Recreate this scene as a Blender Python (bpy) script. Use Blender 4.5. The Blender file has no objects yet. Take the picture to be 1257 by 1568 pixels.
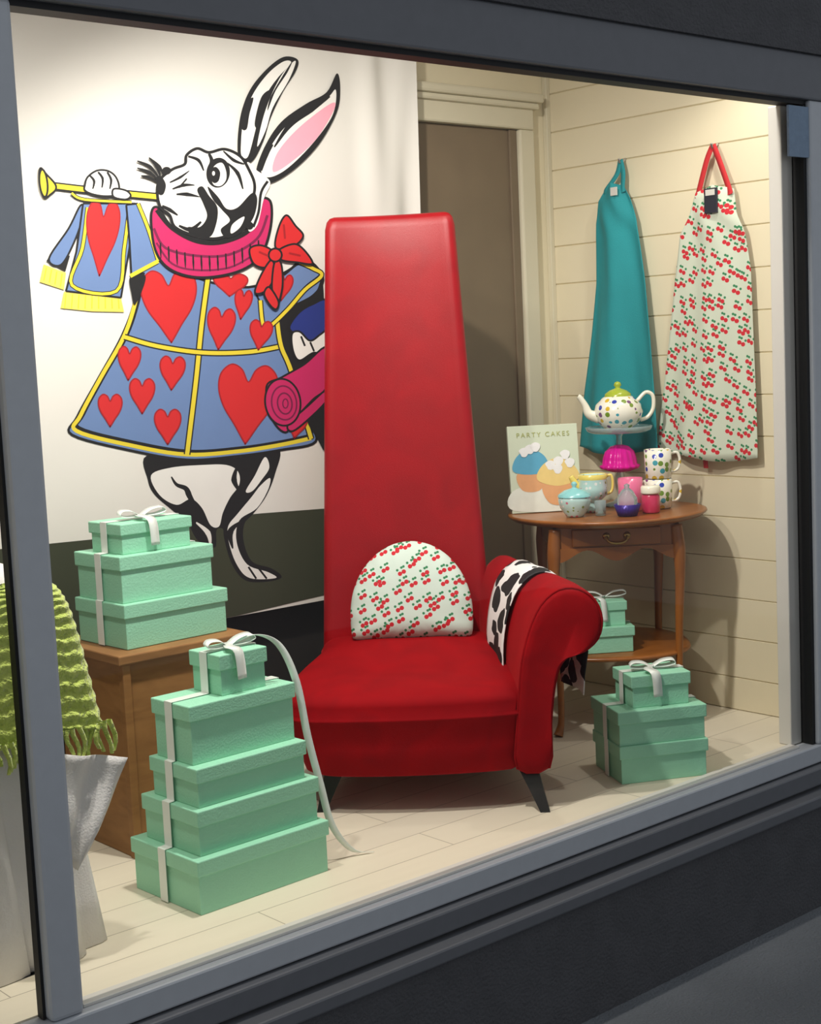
import bpy, bmesh, math, random
from mathutils import Vector, Matrix
from mathutils.geometry import tessellate_polygon
random.seed(4)
D=bpy.data; COL=bpy.context.collection
try: bpy.context.scene.view_settings.view_transform='Standard'
except Exception: pass
# ------------------------------------------------------------ camera
W=1257.0;Hh=1568.0;f=2255.0
th=math.radians(2.63);yaw=math.radians(49.2);p=math.atan(251/2255)
C=Vector((0,-2.754,1.35))
R0=Vector((math.sin(yaw),-math.cos(yaw),0));hd=Vector((math.cos(yaw),math.sin(yaw),0))
F=hd*math.cos(p)-Vector((0,0,1))*math.sin(p)
U0=R0.cross(F)
CX=R0*math.cos(th)-U0*math.sin(th);CY=R0*math.sin(th)+U0*math.cos(th)
cam=D.objects.new('camera',D.cameras.new('camera'));COL.objects.link(cam)
cam.matrix_world=Matrix(((CX.x,CY.x,-F.x,C.x),(CX.y,CY.y,-F.y,C.y),(CX.z,CY.z,-F.z,C.z),(0,0,0,1)))
cam.data.sensor_fit='HORIZONTAL';cam.data.sensor_width=36;cam.data.lens=36*f/W
bpy.context.scene.camera=cam
# ------------------------------------------------------------ materials
def srgb(r,g,b):
    c=[]
    for v in (r,g,b):
        v/=255.0
        c.append(v/12.92 if v<=.04045 else ((v+.055)/1.055)**2.4)
    return (*c,1)
def newmat(name):
    m=D.materials.new(name);m.use_nodes=True
    nt=m.node_tree;b=nt.nodes['Principled BSDF'];return m,nt,b
def N(nt,t,**k):
    n=nt.nodes.new(t)
    for a,v in k.items(): setattr(n,a,v)
    return n
def coords(nt,scale=(1,1,1),loc=(0,0,0),kind='Object',rot=(0,0,0)):
    tc=N(nt,'ShaderNodeTexCoord');mp=N(nt,'ShaderNodeMapping')
    mp.inputs['Scale'].default_value=scale;mp.inputs['Location'].default_value=loc;mp.inputs['Rotation'].default_value=rot
    nt.links.new(tc.outputs[kind],mp.inputs['Vector']);return mp.outputs['Vector']
def mixc(nt,fac,a,b,mode='MIX'):
    m=N(nt,'ShaderNodeMix',data_type='RGBA',blend_type=mode)
    for s,v in ((m.inputs[0],fac),(m.inputs[6],a),(m.inputs[7],b)):
        if isinstance(v,bpy.types.NodeSocket): nt.links.new(v,s)
        else: s.default_value=v
    return m.outputs[2]
def math_(nt,op,a,b=None,clamp=False):
    m=N(nt,'ShaderNodeMath',operation=op,use_clamp=clamp)
    for s,v in ((m.inputs[0],a),(m.inputs[1],b)):
        if v is None: continue
        if isinstance(v,bpy.types.NodeSocket): nt.links.new(v,s)
        else: s.default_value=v
    return m.outputs[0]
def noise(nt,scale,detail=3,vec=None,dist=0):
    n=N(nt,'ShaderNodeTexNoise');n.inputs['Scale'].default_value=scale;n.inputs['Detail'].default_value=detail
    n.inputs['Distortion'].default_value=dist
    nt.links.new(vec if vec else coords(nt),n.inputs['Vector']);return n.outputs['Fac']
def bump(nt,b,h,strength,dist=.01):
    bp=N(nt,'ShaderNodeBump');bp.inputs['Strength'].default_value=strength;bp.inputs['Distance'].default_value=dist
    nt.links.new(h,bp.inputs['Height']);nt.links.new(bp.outputs['Normal'],b.inputs['Normal'])
def mat(name,col,rough=.6,metal=0,nscale=0,nvar=.15,bstr=0,bscale=None,sheen=0,coat=0,spec=.5):
    m,nt,b=newmat(name)
    b.inputs['Base Color'].default_value=col;b.inputs['Roughness'].default_value=rough;b.inputs['Metallic'].default_value=metal
    b.inputs['Sheen Weight'].default_value=sheen;b.inputs['Coat Weight'].default_value=coat
    b.inputs['Specular IOR Level'].default_value=spec
    if nscale:
        n=noise(nt,nscale)
        dark=tuple(c*(1-nvar) for c in col[:3])+(1,);lite=tuple(min(1,c*(1+nvar)) for c in col[:3])+(1,)
        nt.links.new(mixc(nt,n,dark,lite),b.inputs['Base Color'])
    if bstr: bump(nt,b,noise(nt,bscale or nscale or 50,4),bstr)
    return m
M={}
M['wall_cream']=mat('cream_paint',srgb(224,214,184),.55,nscale=3,nvar=.04)
M['trim_cream']=mat('trim_paint',srgb(208,201,176),.4,nscale=6,nvar=.04)
M['door']=mat('door_taupe',srgb(116,100,78),.6,nscale=8,nvar=.12)
M['dark']=mat('interior_darkness',srgb(34,33,34),.8,nscale=10,nvar=.2)
M['ceil']=mat('ceiling_paint',srgb(200,196,185),.8,nscale=4,nvar=.04)
M['frame']=mat('grey_frame_metal',srgb(190,194,199),.42,.1,nscale=30,nvar=.05)
M['frame_dark']=mat('dark_frame_metal',srgb(108,110,115),.5,.1,nscale=30,nvar=.08)
M['jamb']=mat('white_jamb',srgb(205,203,196),.45,nscale=12,nvar=.04)
M['black']=mat('black_gasket',srgb(14,14,16),.6,nscale=40,nvar=.2)
M['stucco']=mat('grey_stucco',srgb(84,84,87),.95,nscale=14,nvar=.2,bstr=.8,bscale=110)
M['mint']=mat('mint_paper',srgb(152,214,182),.5,nscale=9,nvar=.03,bstr=.16,bscale=170)
M['ribbon']=mat('satin_ribbon',srgb(228,236,228),.3,nscale=20,nvar=.04,sheen=.3)
M['teal']=mat('teal_cotton',srgb(28,140,146),.85,nscale=7,nvar=.12,bstr=.2,bscale=300)
M['redstrap']=mat('red_strap',srgb(190,30,35),.8,nscale=40,nvar=.1)
M['blacktag']=mat('black_tag',srgb(22,24,38),.4,nscale=40,nvar=.2)
M['chrome']=mat('chrome_hook',srgb(200,200,205),.2,1,nscale=20,nvar=.03)
M['brass']=mat('aged_brass',srgb(170,140,85),.3,1,nscale=40,nvar=.2)
M['legblack']=mat('black_lacquer',srgb(20,17,17),.3,nscale=20,nvar=.2)
M['cloth']=mat('white_cloth',srgb(222,220,217),.85,nscale=6,nvar=.05,bstr=.2,bscale=200)
M['cream_china']=mat('cream_china',srgb(238,235,215),.2,coat=.5,nscale=20,nvar=.02)
M['limegreen']=mat('lime_glaze',srgb(165,182,50),.25,coat=.5,nscale=20,nvar=.05)
M['yellowglaze']=mat('yellow_glaze',srgb(235,215,110),.25,coat=.5,nscale=20,nvar=.05)
M['pinkglaze']=mat('pink_glaze',srgb(225,110,150),.25,coat=.5,nscale=20,nvar=.05)
M['aqua']=mat('aqua_glaze',srgb(140,205,205),.25,coat=.5,nscale=20,nvar=.05)
M['purple']=mat('purple_foil',srgb(60,40,130),.3,.3,nscale=60,nvar=.2)
M['jarpink']=mat('raspberry_jar',srgb(200,50,90),.25,coat=.4,nscale=30,nvar=.1)
M['sticker']=mat('blue_sticker',srgb(124,146,170),.5,nscale=60,nvar=.15)
# velvet
def velvet(name,c1,c2,rough,spec,sheen):
    m,nt,b=newmat(name)
    n=noise(nt,6,6,None,1.2)
    nt.links.new(mixc(nt,n,c1,c2),b.inputs['Base Color'])
    b.inputs['Roughness'].default_value=rough;b.inputs['Sheen Weight'].default_value=sheen;b.inputs['Sheen Roughness'].default_value=.35
    b.inputs['Sheen Tint'].default_value=srgb(255,70,70);b.inputs['Specular IOR Level'].default_value=spec
    bump(nt,b,noise(nt,500,3),.25,.002);return m
M['velvet']=velvet('red_velvet',srgb(108,0,8),srgb(166,2,13),.8,.14,.3)
M['velvet_back']=velvet('red_velvet_backrest',srgb(132,1,11),srgb(168,3,17),.42,.4,.15)
# white floor boards
m,nt,b=newmat('whitewashed_boards');M['floor']=m
br=N(nt,'ShaderNodeTexBrick');nt.links.new(coords(nt),br.inputs['Vector'])
br.inputs['Scale'].default_value=1;br.inputs['Brick Width'].default_value=1.3;br.inputs['Row Height'].default_value=.142
br.inputs['Mortar Size'].default_value=.0014;br.inputs['Color1'].default_value=srgb(226,218,196);br.inputs['Color2'].default_value=srgb(220,212,192);br.inputs['Mortar'].default_value=srgb(150,142,126)
g=noise(nt,3,5,coords(nt,(1,14,1)))
nt.links.new(mixc(nt,math_(nt,'MULTIPLY',g,.25),br.outputs['Color'],srgb(188,178,156)),b.inputs['Base Color'])
b.inputs['Roughness'].default_value=.45;bump(nt,b,br.outputs['Fac'],-.3,.003)
# pavement
m,nt,b=newmat('asphalt_pavement');M['pave']=m
nt.links.new(mixc(nt,noise(nt,2.5,5),srgb(108,112,116),srgb(140,144,148)),b.inputs['Base Color'])
b.inputs['Roughness'].default_value=.9;bump(nt,b,noise(nt,140,4),.8)
# wood
def wood(name,c1,c2,sc=(2,30,30),rough=.4):
    m,nt,b=newmat(name)
    n=noise(nt,1.6,6,coords(nt,sc),1.2)
    nt.links.new(mixc(nt,n,c1,c2),b.inputs['Base Color'])
    b.inputs['Roughness'].default_value=rough;bump(nt,b,n,.15,.004);return m
M['tablewood']=wood('honey_oak',srgb(108,60,20),srgb(172,106,46),(6,6,2),.3)
M['crate']=wood('plywood',srgb(112,74,36),srgb(168,122,70),(3,3,14),.6)
# cherry print
def cherry(name,plane,scale,bg):
    m,nt,b=newmat(name)
    tc=N(nt,'ShaderNodeTexCoord');sp=N(nt,'ShaderNodeSeparateXYZ');nt.links.new(tc.outputs['Object'],sp.inputs[0])
    cb=N(nt,'ShaderNodeCombineXYZ');nt.links.new(sp.outputs[plane[0]],cb.inputs[0]);nt.links.new(sp.outputs[plane[1]],cb.inputs[1])
    def vor(off,rnd=.85):
        mp=N(nt,'ShaderNodeMapping');nt.links.new(cb.outputs[0],mp.inputs['Vector'])
        mp.inputs['Location'].default_value=(off[0],off[1],0);mp.inputs['Scale'].default_value=(scale,scale,1)
        v=N(nt,'ShaderNodeTexVoronoi',voronoi_dimensions='2D');v.inputs['Scale'].default_value=1;v.inputs['Randomness'].default_value=rnd
        nt.links.new(mp.outputs[0],v.inputs['Vector']);return v.outputs['Distance']
    d1=vor((0,0));d2=vor((.29,.16))
    red=math_(nt,'LESS_THAN',math_(nt,'MINIMUM',d1,d2),.17)
    g1=vor((.18,-.32));g2=vor((.02,-.40));g3=vor((.5,-.12))
    grn=math_(nt,'LESS_THAN',math_(nt,'MINIMUM',math_(nt,'MINIMUM',g1,g2),g3),.10)
    c=mixc(nt,grn,bg,srgb(46,126,80));c=mixc(nt,red,c,srgb(196,28,42))
    nt.links.new(c,b.inputs['Base Color']);b.inputs['Roughness'].default_value=.85
    bump(nt,b,noise(nt,400,2),.15,.003);return m
M['cherry_xz']=cherry('cherry_print_cushion',(0,2),24,srgb(204,220,208))
M['cherry_yz']=cherry('cherry_print_apron',(1,2),22.5,srgb(200,209,190))
# dots
def dots(name,bg,scale,thr,cols):
    m,nt,b=newmat(name)
    v=N(nt,'ShaderNodeTexVoronoi');v.inputs['Scale'].default_value=scale;v.inputs['Randomness'].default_value=.45
    nt.links.new(coords(nt),v.inputs['Vector'])
    sp=N(nt,'ShaderNodeSeparateColor');nt.links.new(v.outputs['Color'],sp.inputs[0])
    cr=N(nt,'ShaderNodeValToRGB');cr.color_ramp.interpolation='CONSTANT'
    e=cr.color_ramp.elements
    e[0].color=cols[0];e[0].position=0;e[1].color=cols[1];e[1].position=1/len(cols)
    for i in range(2,len(cols)):
        q=e.new(i/len(cols));q.color=cols[i]
    nt.links.new(sp.outputs[0],cr.inputs[0])
    nt.links.new(mixc(nt,math_(nt,'LESS_THAN',v.outputs['Distance'],thr),bg,cr.outputs[0]),b.inputs['Base Color'])
    b.inputs['Roughness'].default_value=.2;b.inputs['Coat Weight'].default_value=.5;return m
M['dots']=dots('polka_dot_china',srgb(240,238,222),40,.37,[srgb(110,145,40),srgb(50,70,170),srgb(215,180,50),srgb(120,80,125),srgb(70,160,175),srgb(120,150,50)])
M['dotsaqua']=dots('polka_aqua_china',srgb(190,225,220),60,.3,[srgb(240,240,235),srgb(210,120,140),srgb(240,240,235),srgb(130,160,90)])
# cow print
m,nt,b=newmat('cow_print');M['cow']=m
v=N(nt,'ShaderNodeTexVoronoi');v.inputs['Scale'].default_value=12.5;v.inputs['Randomness'].default_value=.9
vv=coords(nt,(1,1,1),(.3,.1,.4))
nd=N(nt,'ShaderNodeTexNoise');nd.inputs['Scale'].default_value=14;nt.links.new(vv,nd.inputs['Vector'])
ma=N(nt,'ShaderNodeVectorMath',operation='MULTIPLY_ADD');nt.links.new(nd.outputs['Color'],ma.inputs[0]);ma.inputs[1].default_value=(.05,.05,.05);nt.links.new(vv,ma.inputs[2])
nt.links.new(ma.outputs[0],v.inputs['Vector'])
nt.links.new(mixc(nt,math_(nt,'LESS_THAN',v.outputs['Distance'],.49),srgb(232,232,230),srgb(14,14,16)),b.inputs['Base Color']);b.inputs['Roughness'].default_value=.7
# knit
m,nt,b=newmat('lime_knit');M['knit']=m
n=noise(nt,60,3);nt.links.new(mixc(nt,n,srgb(160,185,60),srgb(222,236,130)),b.inputs['Base Color'])
b.inputs['Roughness'].default_value=.95;b.inputs['Sheen Weight'].default_value=.4
bump(nt,b,n,.9,.02)
# glass
m,nt,b=newmat('window_glass');M['glass']=m
nt.nodes.remove(b);o=nt.nodes['Material Output'];tr=N(nt,'ShaderNodeBsdfTransparent');gl=N(nt,'ShaderNodeBsdfGlossy');gl.inputs['Roughness'].default_value=.02
fr=N(nt,'ShaderNodeFresnel');fr.inputs[0].default_value=1.4;mx=N(nt,'ShaderNodeMixShader')
nt.links.new(math_(nt,'MULTIPLY',fr.outputs[0],.8),mx.inputs[0]);nt.links.new(tr.outputs[0],mx.inputs[1]);nt.links.new(gl.outputs[0],mx.inputs[2]);nt.links.new(mx.outputs[0],o.inputs[0])
def glassy(name,col,rough=.05,tw=.75):
    m,nt,b=newmat(name);b.inputs['Base Color'].default_value=col;b.inputs['Roughness'].default_value=rough
    b.inputs['Transmission Weight'].default_value=tw;b.inputs['IOR'].default_value=1.3;return m
M['clear']=glassy('clear_glass',srgb(220,240,240));M['magenta']=glassy('magenta_glass',srgb(255,30,180),.12,.35)
# ------------------------------------------------------------ mesh helpers
def link(name,verts,faces,mt=None,parent=None,smooth=False,mats=None,fm=None):
    me=D.meshes.new(name);me.from_pydata([tuple(v) for v in verts],[],faces)
    for x in (mats or ([mt] if mt else [])): me.materials.append(x)
    if fm:
        for pl,i in zip(me.polygons,fm): pl.material_index=i
    if smooth:
        for pl in me.polygons: pl.use_smooth=True
    if not fm:
        bm=bmesh.new();bm.from_mesh(me);bmesh.ops.recalc_face_normals(bm,faces=bm.faces);bm.to_mesh(me);bm.free()
    o=D.objects.new(name,me);COL.objects.link(o)
    if parent: o.parent=parent
    return o
def empty(name,loc=(0,0,0),rz=0,parent=None):
    o=D.objects.new(name,None);COL.objects.link(o);o.location=loc;o.rotation_euler=(0,0,rz);o.empty_display_size=.1
    if parent:o.parent=parent
    return o
BF=[(0,3,2,1),(4,5,6,7),(0,1,5,4),(1,2,6,5),(2,3,7,6),(3,0,4,7)]
def boxes(name,bl,mt,parent=None,bev=.003,rot=None,loc=None):
    """bl: list of (x0,x1,y0,y1,z0,z1)"""
    vs=[];fs=[]
    for x0,x1,y0,y1,z0,z1 in bl:
        k=len(vs);vs+=[(x0,y0,z0),(x1,y0,z0),(x1,y1,z0),(x0,y1,z0),(x0,y0,z1),(x1,y0,z1),(x1,y1,z1),(x0,y1,z1)]
        fs+=[tuple(i+k for i in q) for q in BF]
    o=link(name,vs,fs,mt,parent)
    if bev:
        b=o.modifiers.new('bevel','BEVEL');b.width=bev;b.segments=2;b.limit_method='ANGLE'
    if rot:o.rotation_euler=rot
    if loc:o.location=loc
    return o
def lathe(name,prof,mt,parent=None,seg=36,loc=(0,0,0),rfun=None):
    vs=[];fs=[];n=len(prof)
    for i in range(seg):
        a=2*math.pi*i/seg;k=rfun(a) if rfun else 1
        for r,z in prof: vs.append((r*k*math.cos(a)+loc[0],r*k*math.sin(a)+loc[1],z+loc[2]))
    for i in range(seg):
        j=(i+1)%seg
        for q in range(n-1): fs.append((i*n+q,j*n+q,j*n+q+1,i*n+q+1))
    o=link(name,vs,fs,mt,parent,True)
    bm=bmesh.new();bm.from_mesh(o.data);bmesh.ops.remove_doubles(bm,verts=bm.verts,dist=1e-5);bm.to_mesh(o.data);bm.free()
    for pl in o.data.polygons: pl.use_smooth=True
    return o
def cr(pts,n=8,closed=False):
    pts=[Vector(q) for q in pts];out=[];m=len(pts)
    for i in range(m if closed else m-1):
        if closed: a,b_,c,d=pts[(i-1)%m],pts[i],pts[(i+1)%m],pts[(i+2)%m]
        else: a,b_,c,d=pts[max(i-1,0)],pts[i],pts[i+1],pts[min(i+2,m-1)]
        for k in range(n):
            t=k/n
            out.append(.5*((2*b_)+(c-a)*t+(2*a-5*b_+4*c-d)*t*t+(3*b_-a-3*c+d)*t*t*t))
    if not closed: out.append(pts[-1])
    return out
def sweep(name,pts,rad,mt,parent=None,seg=12,n=6,smooth=True,flat=1.0,raw=False):
    P=[Vector(q) for q in pts] if raw else cr(pts,n);R=[]
    m=len(pts)-1
    for i in range(len(P)):
        x=i/(1 if raw else n);k=min(int(x),m-1);t=x-k
        r=rad if not hasattr(rad,'__len__') else rad[k]*(1-t)+rad[k+1]*t
        R.append(r)
    vs=[];fs=[];up=Vector((0,0,1));prev=None
    for i,q in enumerate(P):
        tn=(P[min(i+1,len(P)-1)]-P[max(i-1,0)]).normalized()
        if prev is None:
            s=tn.cross(up)
            if s.length<.1: s=tn.cross(Vector((0,1,0)))
        else: s=prev-tn*prev.dot(tn)
        s.normalize();prev=s;u=tn.cross(s)
        for j in range(seg):
            a=2*math.pi*j/seg;vs.append(q+s*math.cos(a)*R[i]+u*math.sin(a)*R[i]*flat)
    for i in range(len(P)-1):
        for j in range(seg):
            k=(j+1)%seg;fs.append((i*seg+j,i*seg+k,(i+1)*seg+k,(i+1)*seg+j))
    fs.append(tuple(range(seg))[::-1]);fs.append(tuple(range((len(P)-1)*seg,len(P)*seg)))
    return link(name,vs,fs,mt,parent,smooth)
def loft(name,secs,mt,parent=None,cap=True,sub=0,smooth=True):
    n=len(secs[0]);vs=[v for s in secs for v in s];fs=[]
    for i in range(len(secs)-1):
        for j in range(n):
            k=(j+1)%n;fs.append((i*n+j,i*n+k,(i+1)*n+k,(i+1)*n+j))
    if cap: fs.append(tuple(range(n))[::-1]);fs.append(tuple(range((len(secs)-1)*n,len(secs)*n)))
    o=link(name,vs,fs,mt,parent,smooth)
    if sub:
        s=o.modifiers.new('s','SUBSURF');s.levels=sub;s.render_levels=sub
    return o
def ribbon(name,pts,side,w,mt,parent=None,n=5,thick=.0012,smooth=True):
    P=cr(pts,n) if smooth else [Vector(q) for q in pts]
    vs=[];fs=[]
    for i,q in enumerate(P):
        s=side[min(int(i/n),len(side)-1)] if isinstance(side,list) else side
        s=Vector(s).normalized()
        vs+= [q-s*w/2,q+s*w/2]
    for i in range(len(P)-1): fs.append((2*i,2*i+1,2*i+3,2*i+2))
    o=link(name,vs,fs,mt,parent,smooth)
    s=o.modifiers.new('s','SOLIDIFY');s.thickness=thick
    return o
def rrect(x0,x1,y0,y1,r,z,seg=5):
    out=[]
    for cx,cy,a0 in ((x1-r,y1-r,0),(x0+r,y1-r,90),(x0+r,y0+r,180),(x1-r,y0+r,270)):
        for i in range(seg+1):
            a=math.radians(a0+90*i/seg);out.append(Vector((cx+r*math.cos(a),cy+r*math.sin(a),z)))
    return out
# ------------------------------------------------------------ room shell
SX=4.26;BY=1.27;CZ=2.62
boxes('floor',[(.2,SX+.1,.02,BY+.1,-.06,0)],M['floor'],bev=0)
boxes('ceiling',[(.1,SX+.1,.03,BY+.1,CZ,CZ+.06)],M['ceil'],bev=0)
boxes('wall_left',[(.12,.2,.03,BY,0,CZ)],M['wall_cream'],bev=0)
boxes('wall_back',[(.12,4.07,BY,BY+.08,0,2.15),(4.07,SX+.08,BY,BY+.08,0,CZ),(.12,4.07,BY,BY+.08,2.15,CZ)],M['wall_cream'],bev=0)
boxes('wall_back_dark_sheet',[(.2,3.3,BY-.012,BY-.002,0,1.6)],M['dark'],bev=0)  # added dark sheet: gloom of the interior below the banner put into colour
dr=empty('door_1')
boxes('door_panel',[(3.28,4.068,BY-.014,BY-.002,0,2.148)],M['door'],dr,bev=0)
boxes('door_stile',[(3.28,3.34,BY-.024,BY-.013,0,2.148),(4.03,4.068,BY-.024,BY-.013,0,2.148)],M['door'],dr,bev=.003)
tr=empty('trim_1')
boxes('casing',[(4.07,4.15,BY-.04,BY,0,2.15),(3.2,3.28,BY-.04,BY,0,2.15),(3.2,4.15,BY-.04,BY,2.15,2.235)],M['trim_cream'],tr,.008)
boxes('cornice',[(3.3,4.17,BY-.055,BY,2.225,2.25),(3.3,4.19,BY-.062,BY,2.25,2.285)],M['trim_cream'],tr,.01)
boxes('corner_post',[(SX-.022,SX,BY-.022,BY,0,CZ)],M['trim_cream'],tr,.003)
vs=[];fs=[]
top=2.149
zl=[top-.145*i for i in range(16) if top-.145*i>0]
zl=sorted(zl+[0,top+.145,top+.29,CZ])
prof=[]
for a,b_ in zip(zl[:-1],zl[1:]):
    prof+=[(SX+.006,a),(SX,a+.004),(SX,b_-.002),(SX+.006,b_)]
for x,z in prof: vs+=[(x,.02,z),(x,BY+.02,z)]
for i in range(len(prof)-1): fs.append((2*i,2*i+1,2*i+3,2*i+2))
k=len(vs);vs+=[(SX+.1,.02,0),(SX+.1,BY+.02,0),(SX+.1,.02,CZ),(SX+.1,BY+.02,CZ)]
fs+=[(k,k+1,k+3,k+2),(0,k,k+2,len(prof)*2-2),(0,1,k+1,k),(len(prof)*2-2,k+2,k+3,len(prof)*2-1)]
link('wall_right',vs,fs,M['wall_cream'])
# facade
boxes('wall_front',[(-1.5,6.5,-.10,.02,-.51,-.175),(-1.5,6.5,-.06,.02,2.2,3.2),(4.2,6.5,-.05,.019,-.175,2.2),(-1.5,.1,-.05,.019,-.175,2.2)],M['stucco'],bev=0)
boxes('ground',[(-3,8,-5,-.10,-.56,-.51)],M['pave'],bev=0)
wf=empty('window_1')
boxes('sill_metal',[(.1,4.2,-.045,.02,-.062,-.002)],M['frame'],wf,.006)
boxes('sill_lower',[(.1,4.2,-.07,.02,-.125,-.066)],M['frame_dark'],wf,.006)
boxes('sill_lip',[(.1,4.2,-.115,.02,-.175,-.137)],M['frame_dark'],wf,.006)
boxes('mullion',[(1.305,1.380,-.04,.022,-.002,2.06)],M['frame'],wf,.01)
boxes('mullion_gasket',[(1.380,1.387,-.012,.012,0,2.05),(1.298,1.305,-.012,.012,0,2.05)],M['black'],wf,0)
boxes('head_gasket',[(.1,4.1,-.03,.022,2.048,2.062)],M['black'],wf,0)
boxes('head_frame',[(.1,4.2,-.05,.03,2.062,2.2)],M['frame_dark'],wf,.006)
boxes('jamb_right',[(4.06,4.2,-.045,.03,-.002,2.062)],M['frame'],wf,.008)
boxes('jamb_inner',[(3.985,4.045,.012,.06,0,2.05)],M['jamb'],wf,.004)
boxes('jamb_gasket',[(4.045,4.06,-.03,.03,0,2.05)],M['black'],wf,0)
boxes('sill_bead',[(1.387,3.985,-.02,.02,-.002,.006)],M['jamb'],wf,.002)
link('pane',[(1.385,0,0),(4.045,0,0),(4.045,0,2.05),(1.385,0,2.05)],[(0,1,2,3)],M['glass'],wf)
link('pane_left',[(.1,0,0),(1.30,0,0),(1.30,0,2.05),(.1,0,2.05)],[(0,1,2,3)],M['glass'],wf)
boxes('window_sticker',[(3.955,4.06,-.040,-.032,1.885,2.04)],M['sticker'],bev=0)
# ------------------------------------------------------------ banner and painting
bn=empty('painted_banner')
PY=1.19
m,nt,b=newmat('banner_paper');M['paper']=m
nt.links.new(mixc(nt,noise(nt,1.5,3),srgb(210,207,199),srgb(222,219,211)),b.inputs['Base Color']);b.inputs['Roughness'].default_value=.7
vs=[];fs=[];nx=120;nz=40;bx0,bx1,bz0,bz1=1.72,3.485,.512,2.45
def bfold(x,z):
    s=max(0,(x-3.19)/.25);s=min(1,s);s=s*s*(3-2*s)
    return s*(.024*math.sin(x*27+z*1.9)+.010*math.sin(x*47-z*2.2)-.034)
for i in range(nx+1):
    for j in range(nz+1):
        x=bx0+(bx1-bx0)*i/nx;z=bz0+(bz1-bz0)*j/nz;vs.append((x,PY+bfold(x,z),z))
for i in range(nx):
    for j in range(nz):
        a=i*(nz+1)+j;fs.append((a,a+nz+1,a+nz+2,a+1))
link('banner_sheet',vs,fs,M['paper'],bn,True)
boxes('banner_batten',[(bx0,bx1,PY+.005,PY+.03,bz1-.02,bz1+.02)],M['crate'],bn)
boxes('banner_hanger',[(2.2,2.22,PY+.01,BY,bz1,bz1+.02),(3.0,3.02,PY+.01,BY,bz1,bz1+.02)],M['crate'],bn)
# drawing-board coordinates -> banner plane (flat art, digitised)
def art(u,v):
    r=F*f+CX*(u-W/2)-CY*(v-Hh/2);t=(PY-C.y)/r.y
    return C.x+r.x*t,C.z+r.z*t
ACOL={'K':srgb(12,12,14),'W':srgb(222,220,214),'B':srgb(98,124,168),'R':srgb(196,30,32),'Y':srgb(214,194,48),'M':srgb(186,28,90),
 'P':srgb(228,158,174),'N':srgb(26,44,120),'G':srgb(52,56,38),'D':srgb(110,10,60),'F':srgb(228,210,90),'S':srgb(150,16,24)}
AK=list(ACOL);AM=[mat('paint_'+k_,ACOL[k_],.65,nscale=12,nvar=.05) for k_ in AK]
av=[];af=[];am=[];LY=[0]
def apoly(pts,c,smooth=True,n=6):
    P=cr([(q[0],q[1],0) for q in pts],n,True) if smooth else [Vector((q[0],q[1],0)) for q in pts]
    LY[0]+=1;y=PY-.0010-.00004*LY[0];k=len(av)
    for q in P:
        x,z=art(q.x,q.y);av.append((x,y,max(z,.513)))
    for t in tessellate_polygon([P]):
        af.append(tuple(k+i for i in t));am.append(AK.index(c))
def astroke(pts,c,w,closed=False,n=6):
    P=cr([(q[0],q[1],0) for q in pts],n,closed)
    if closed:P.append(P[0])
    LY[0]+=1;y=PY-.0010-.00004*LY[0];k=len(av);L=len(P)
    for i,q in enumerate(P):
        if closed: tn=P[(i+1)%(L-1)]-P[(i-1)%(L-1)]
        else: tn=P[min(i+1,L-1)]-P[max(i-1,0)]
        if tn.length<1e-6: tn=Vector((1,0,0))
        tn.normalize();nn=Vector((-tn.y,tn.x,0))
        if hasattr(w,'__len__'):
            x=i/(L-1)*(len(w)-1);a=min(int(x),len(w)-2);ww=w[a]*(1-(x-a))+w[a+1]*(x-a)
        else: ww=w
        for s in (-1,1):
            e=q+nn*s*ww/2;X_,Z_=art(e.x,e.y);av.append((X_,y,max(Z_,.513)))
    for i in range(L-1): af.append((k+2*i,k+2*i+1,k+2*i+3,k+2*i+2));am.append(AK.index(c))
def ashape(pts,c,ow=3,oc='K',smooth=True):
    if not smooth:
        apoly(pts,c,False)
        for a,b_ in zip(pts,pts[1:]+pts[:1]): astroke([a,b_],oc,ow,n=1)
    else: apoly(pts,c);astroke(pts,oc,ow,True)
def heart(cx,cy,w,h,rot=0,c='R'):
    base=[(0,-.28),(.12,-.44),(.3,-.5),(.47,-.38),(.5,-.18),(.4,.05),(.2,.28),(0.02,.5),(-.02,.5),(-.2,.28),(-.4,.05),(-.5,-.18),(-.47,-.38),(-.3,-.5),(-.12,-.44)]
    a=math.radians(rot);P=[]
    for x,y in base:
        x*=w;y*=h;P.append((cx+x*math.cos(a)-y*math.sin(a),cy+x*math.sin(a)+y*math.cos(a)))
    ashape(P,c,2.2,'S')
def ell(cx,cy,rx,ry,rot=0,n=12):
    a=math.radians(rot);return [(cx+rx*math.cos(t)*math.cos(a)-ry*math.sin(t)*math.sin(a),cy+rx*math.cos(t)*math.sin(a)+ry*math.sin(t)*math.cos(a)) for t in [2*math.pi*i/n for i in range(n)]]
# ground
apoly([(-38,845),(60,834),(160,824),(240,806),(320,794),(400,786),(493,779),(560,777),(628,776),(634,850),(630,905),(493,912),(360,948),(200,990),(60,1030),(-38,1060)],'G',False)
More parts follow.
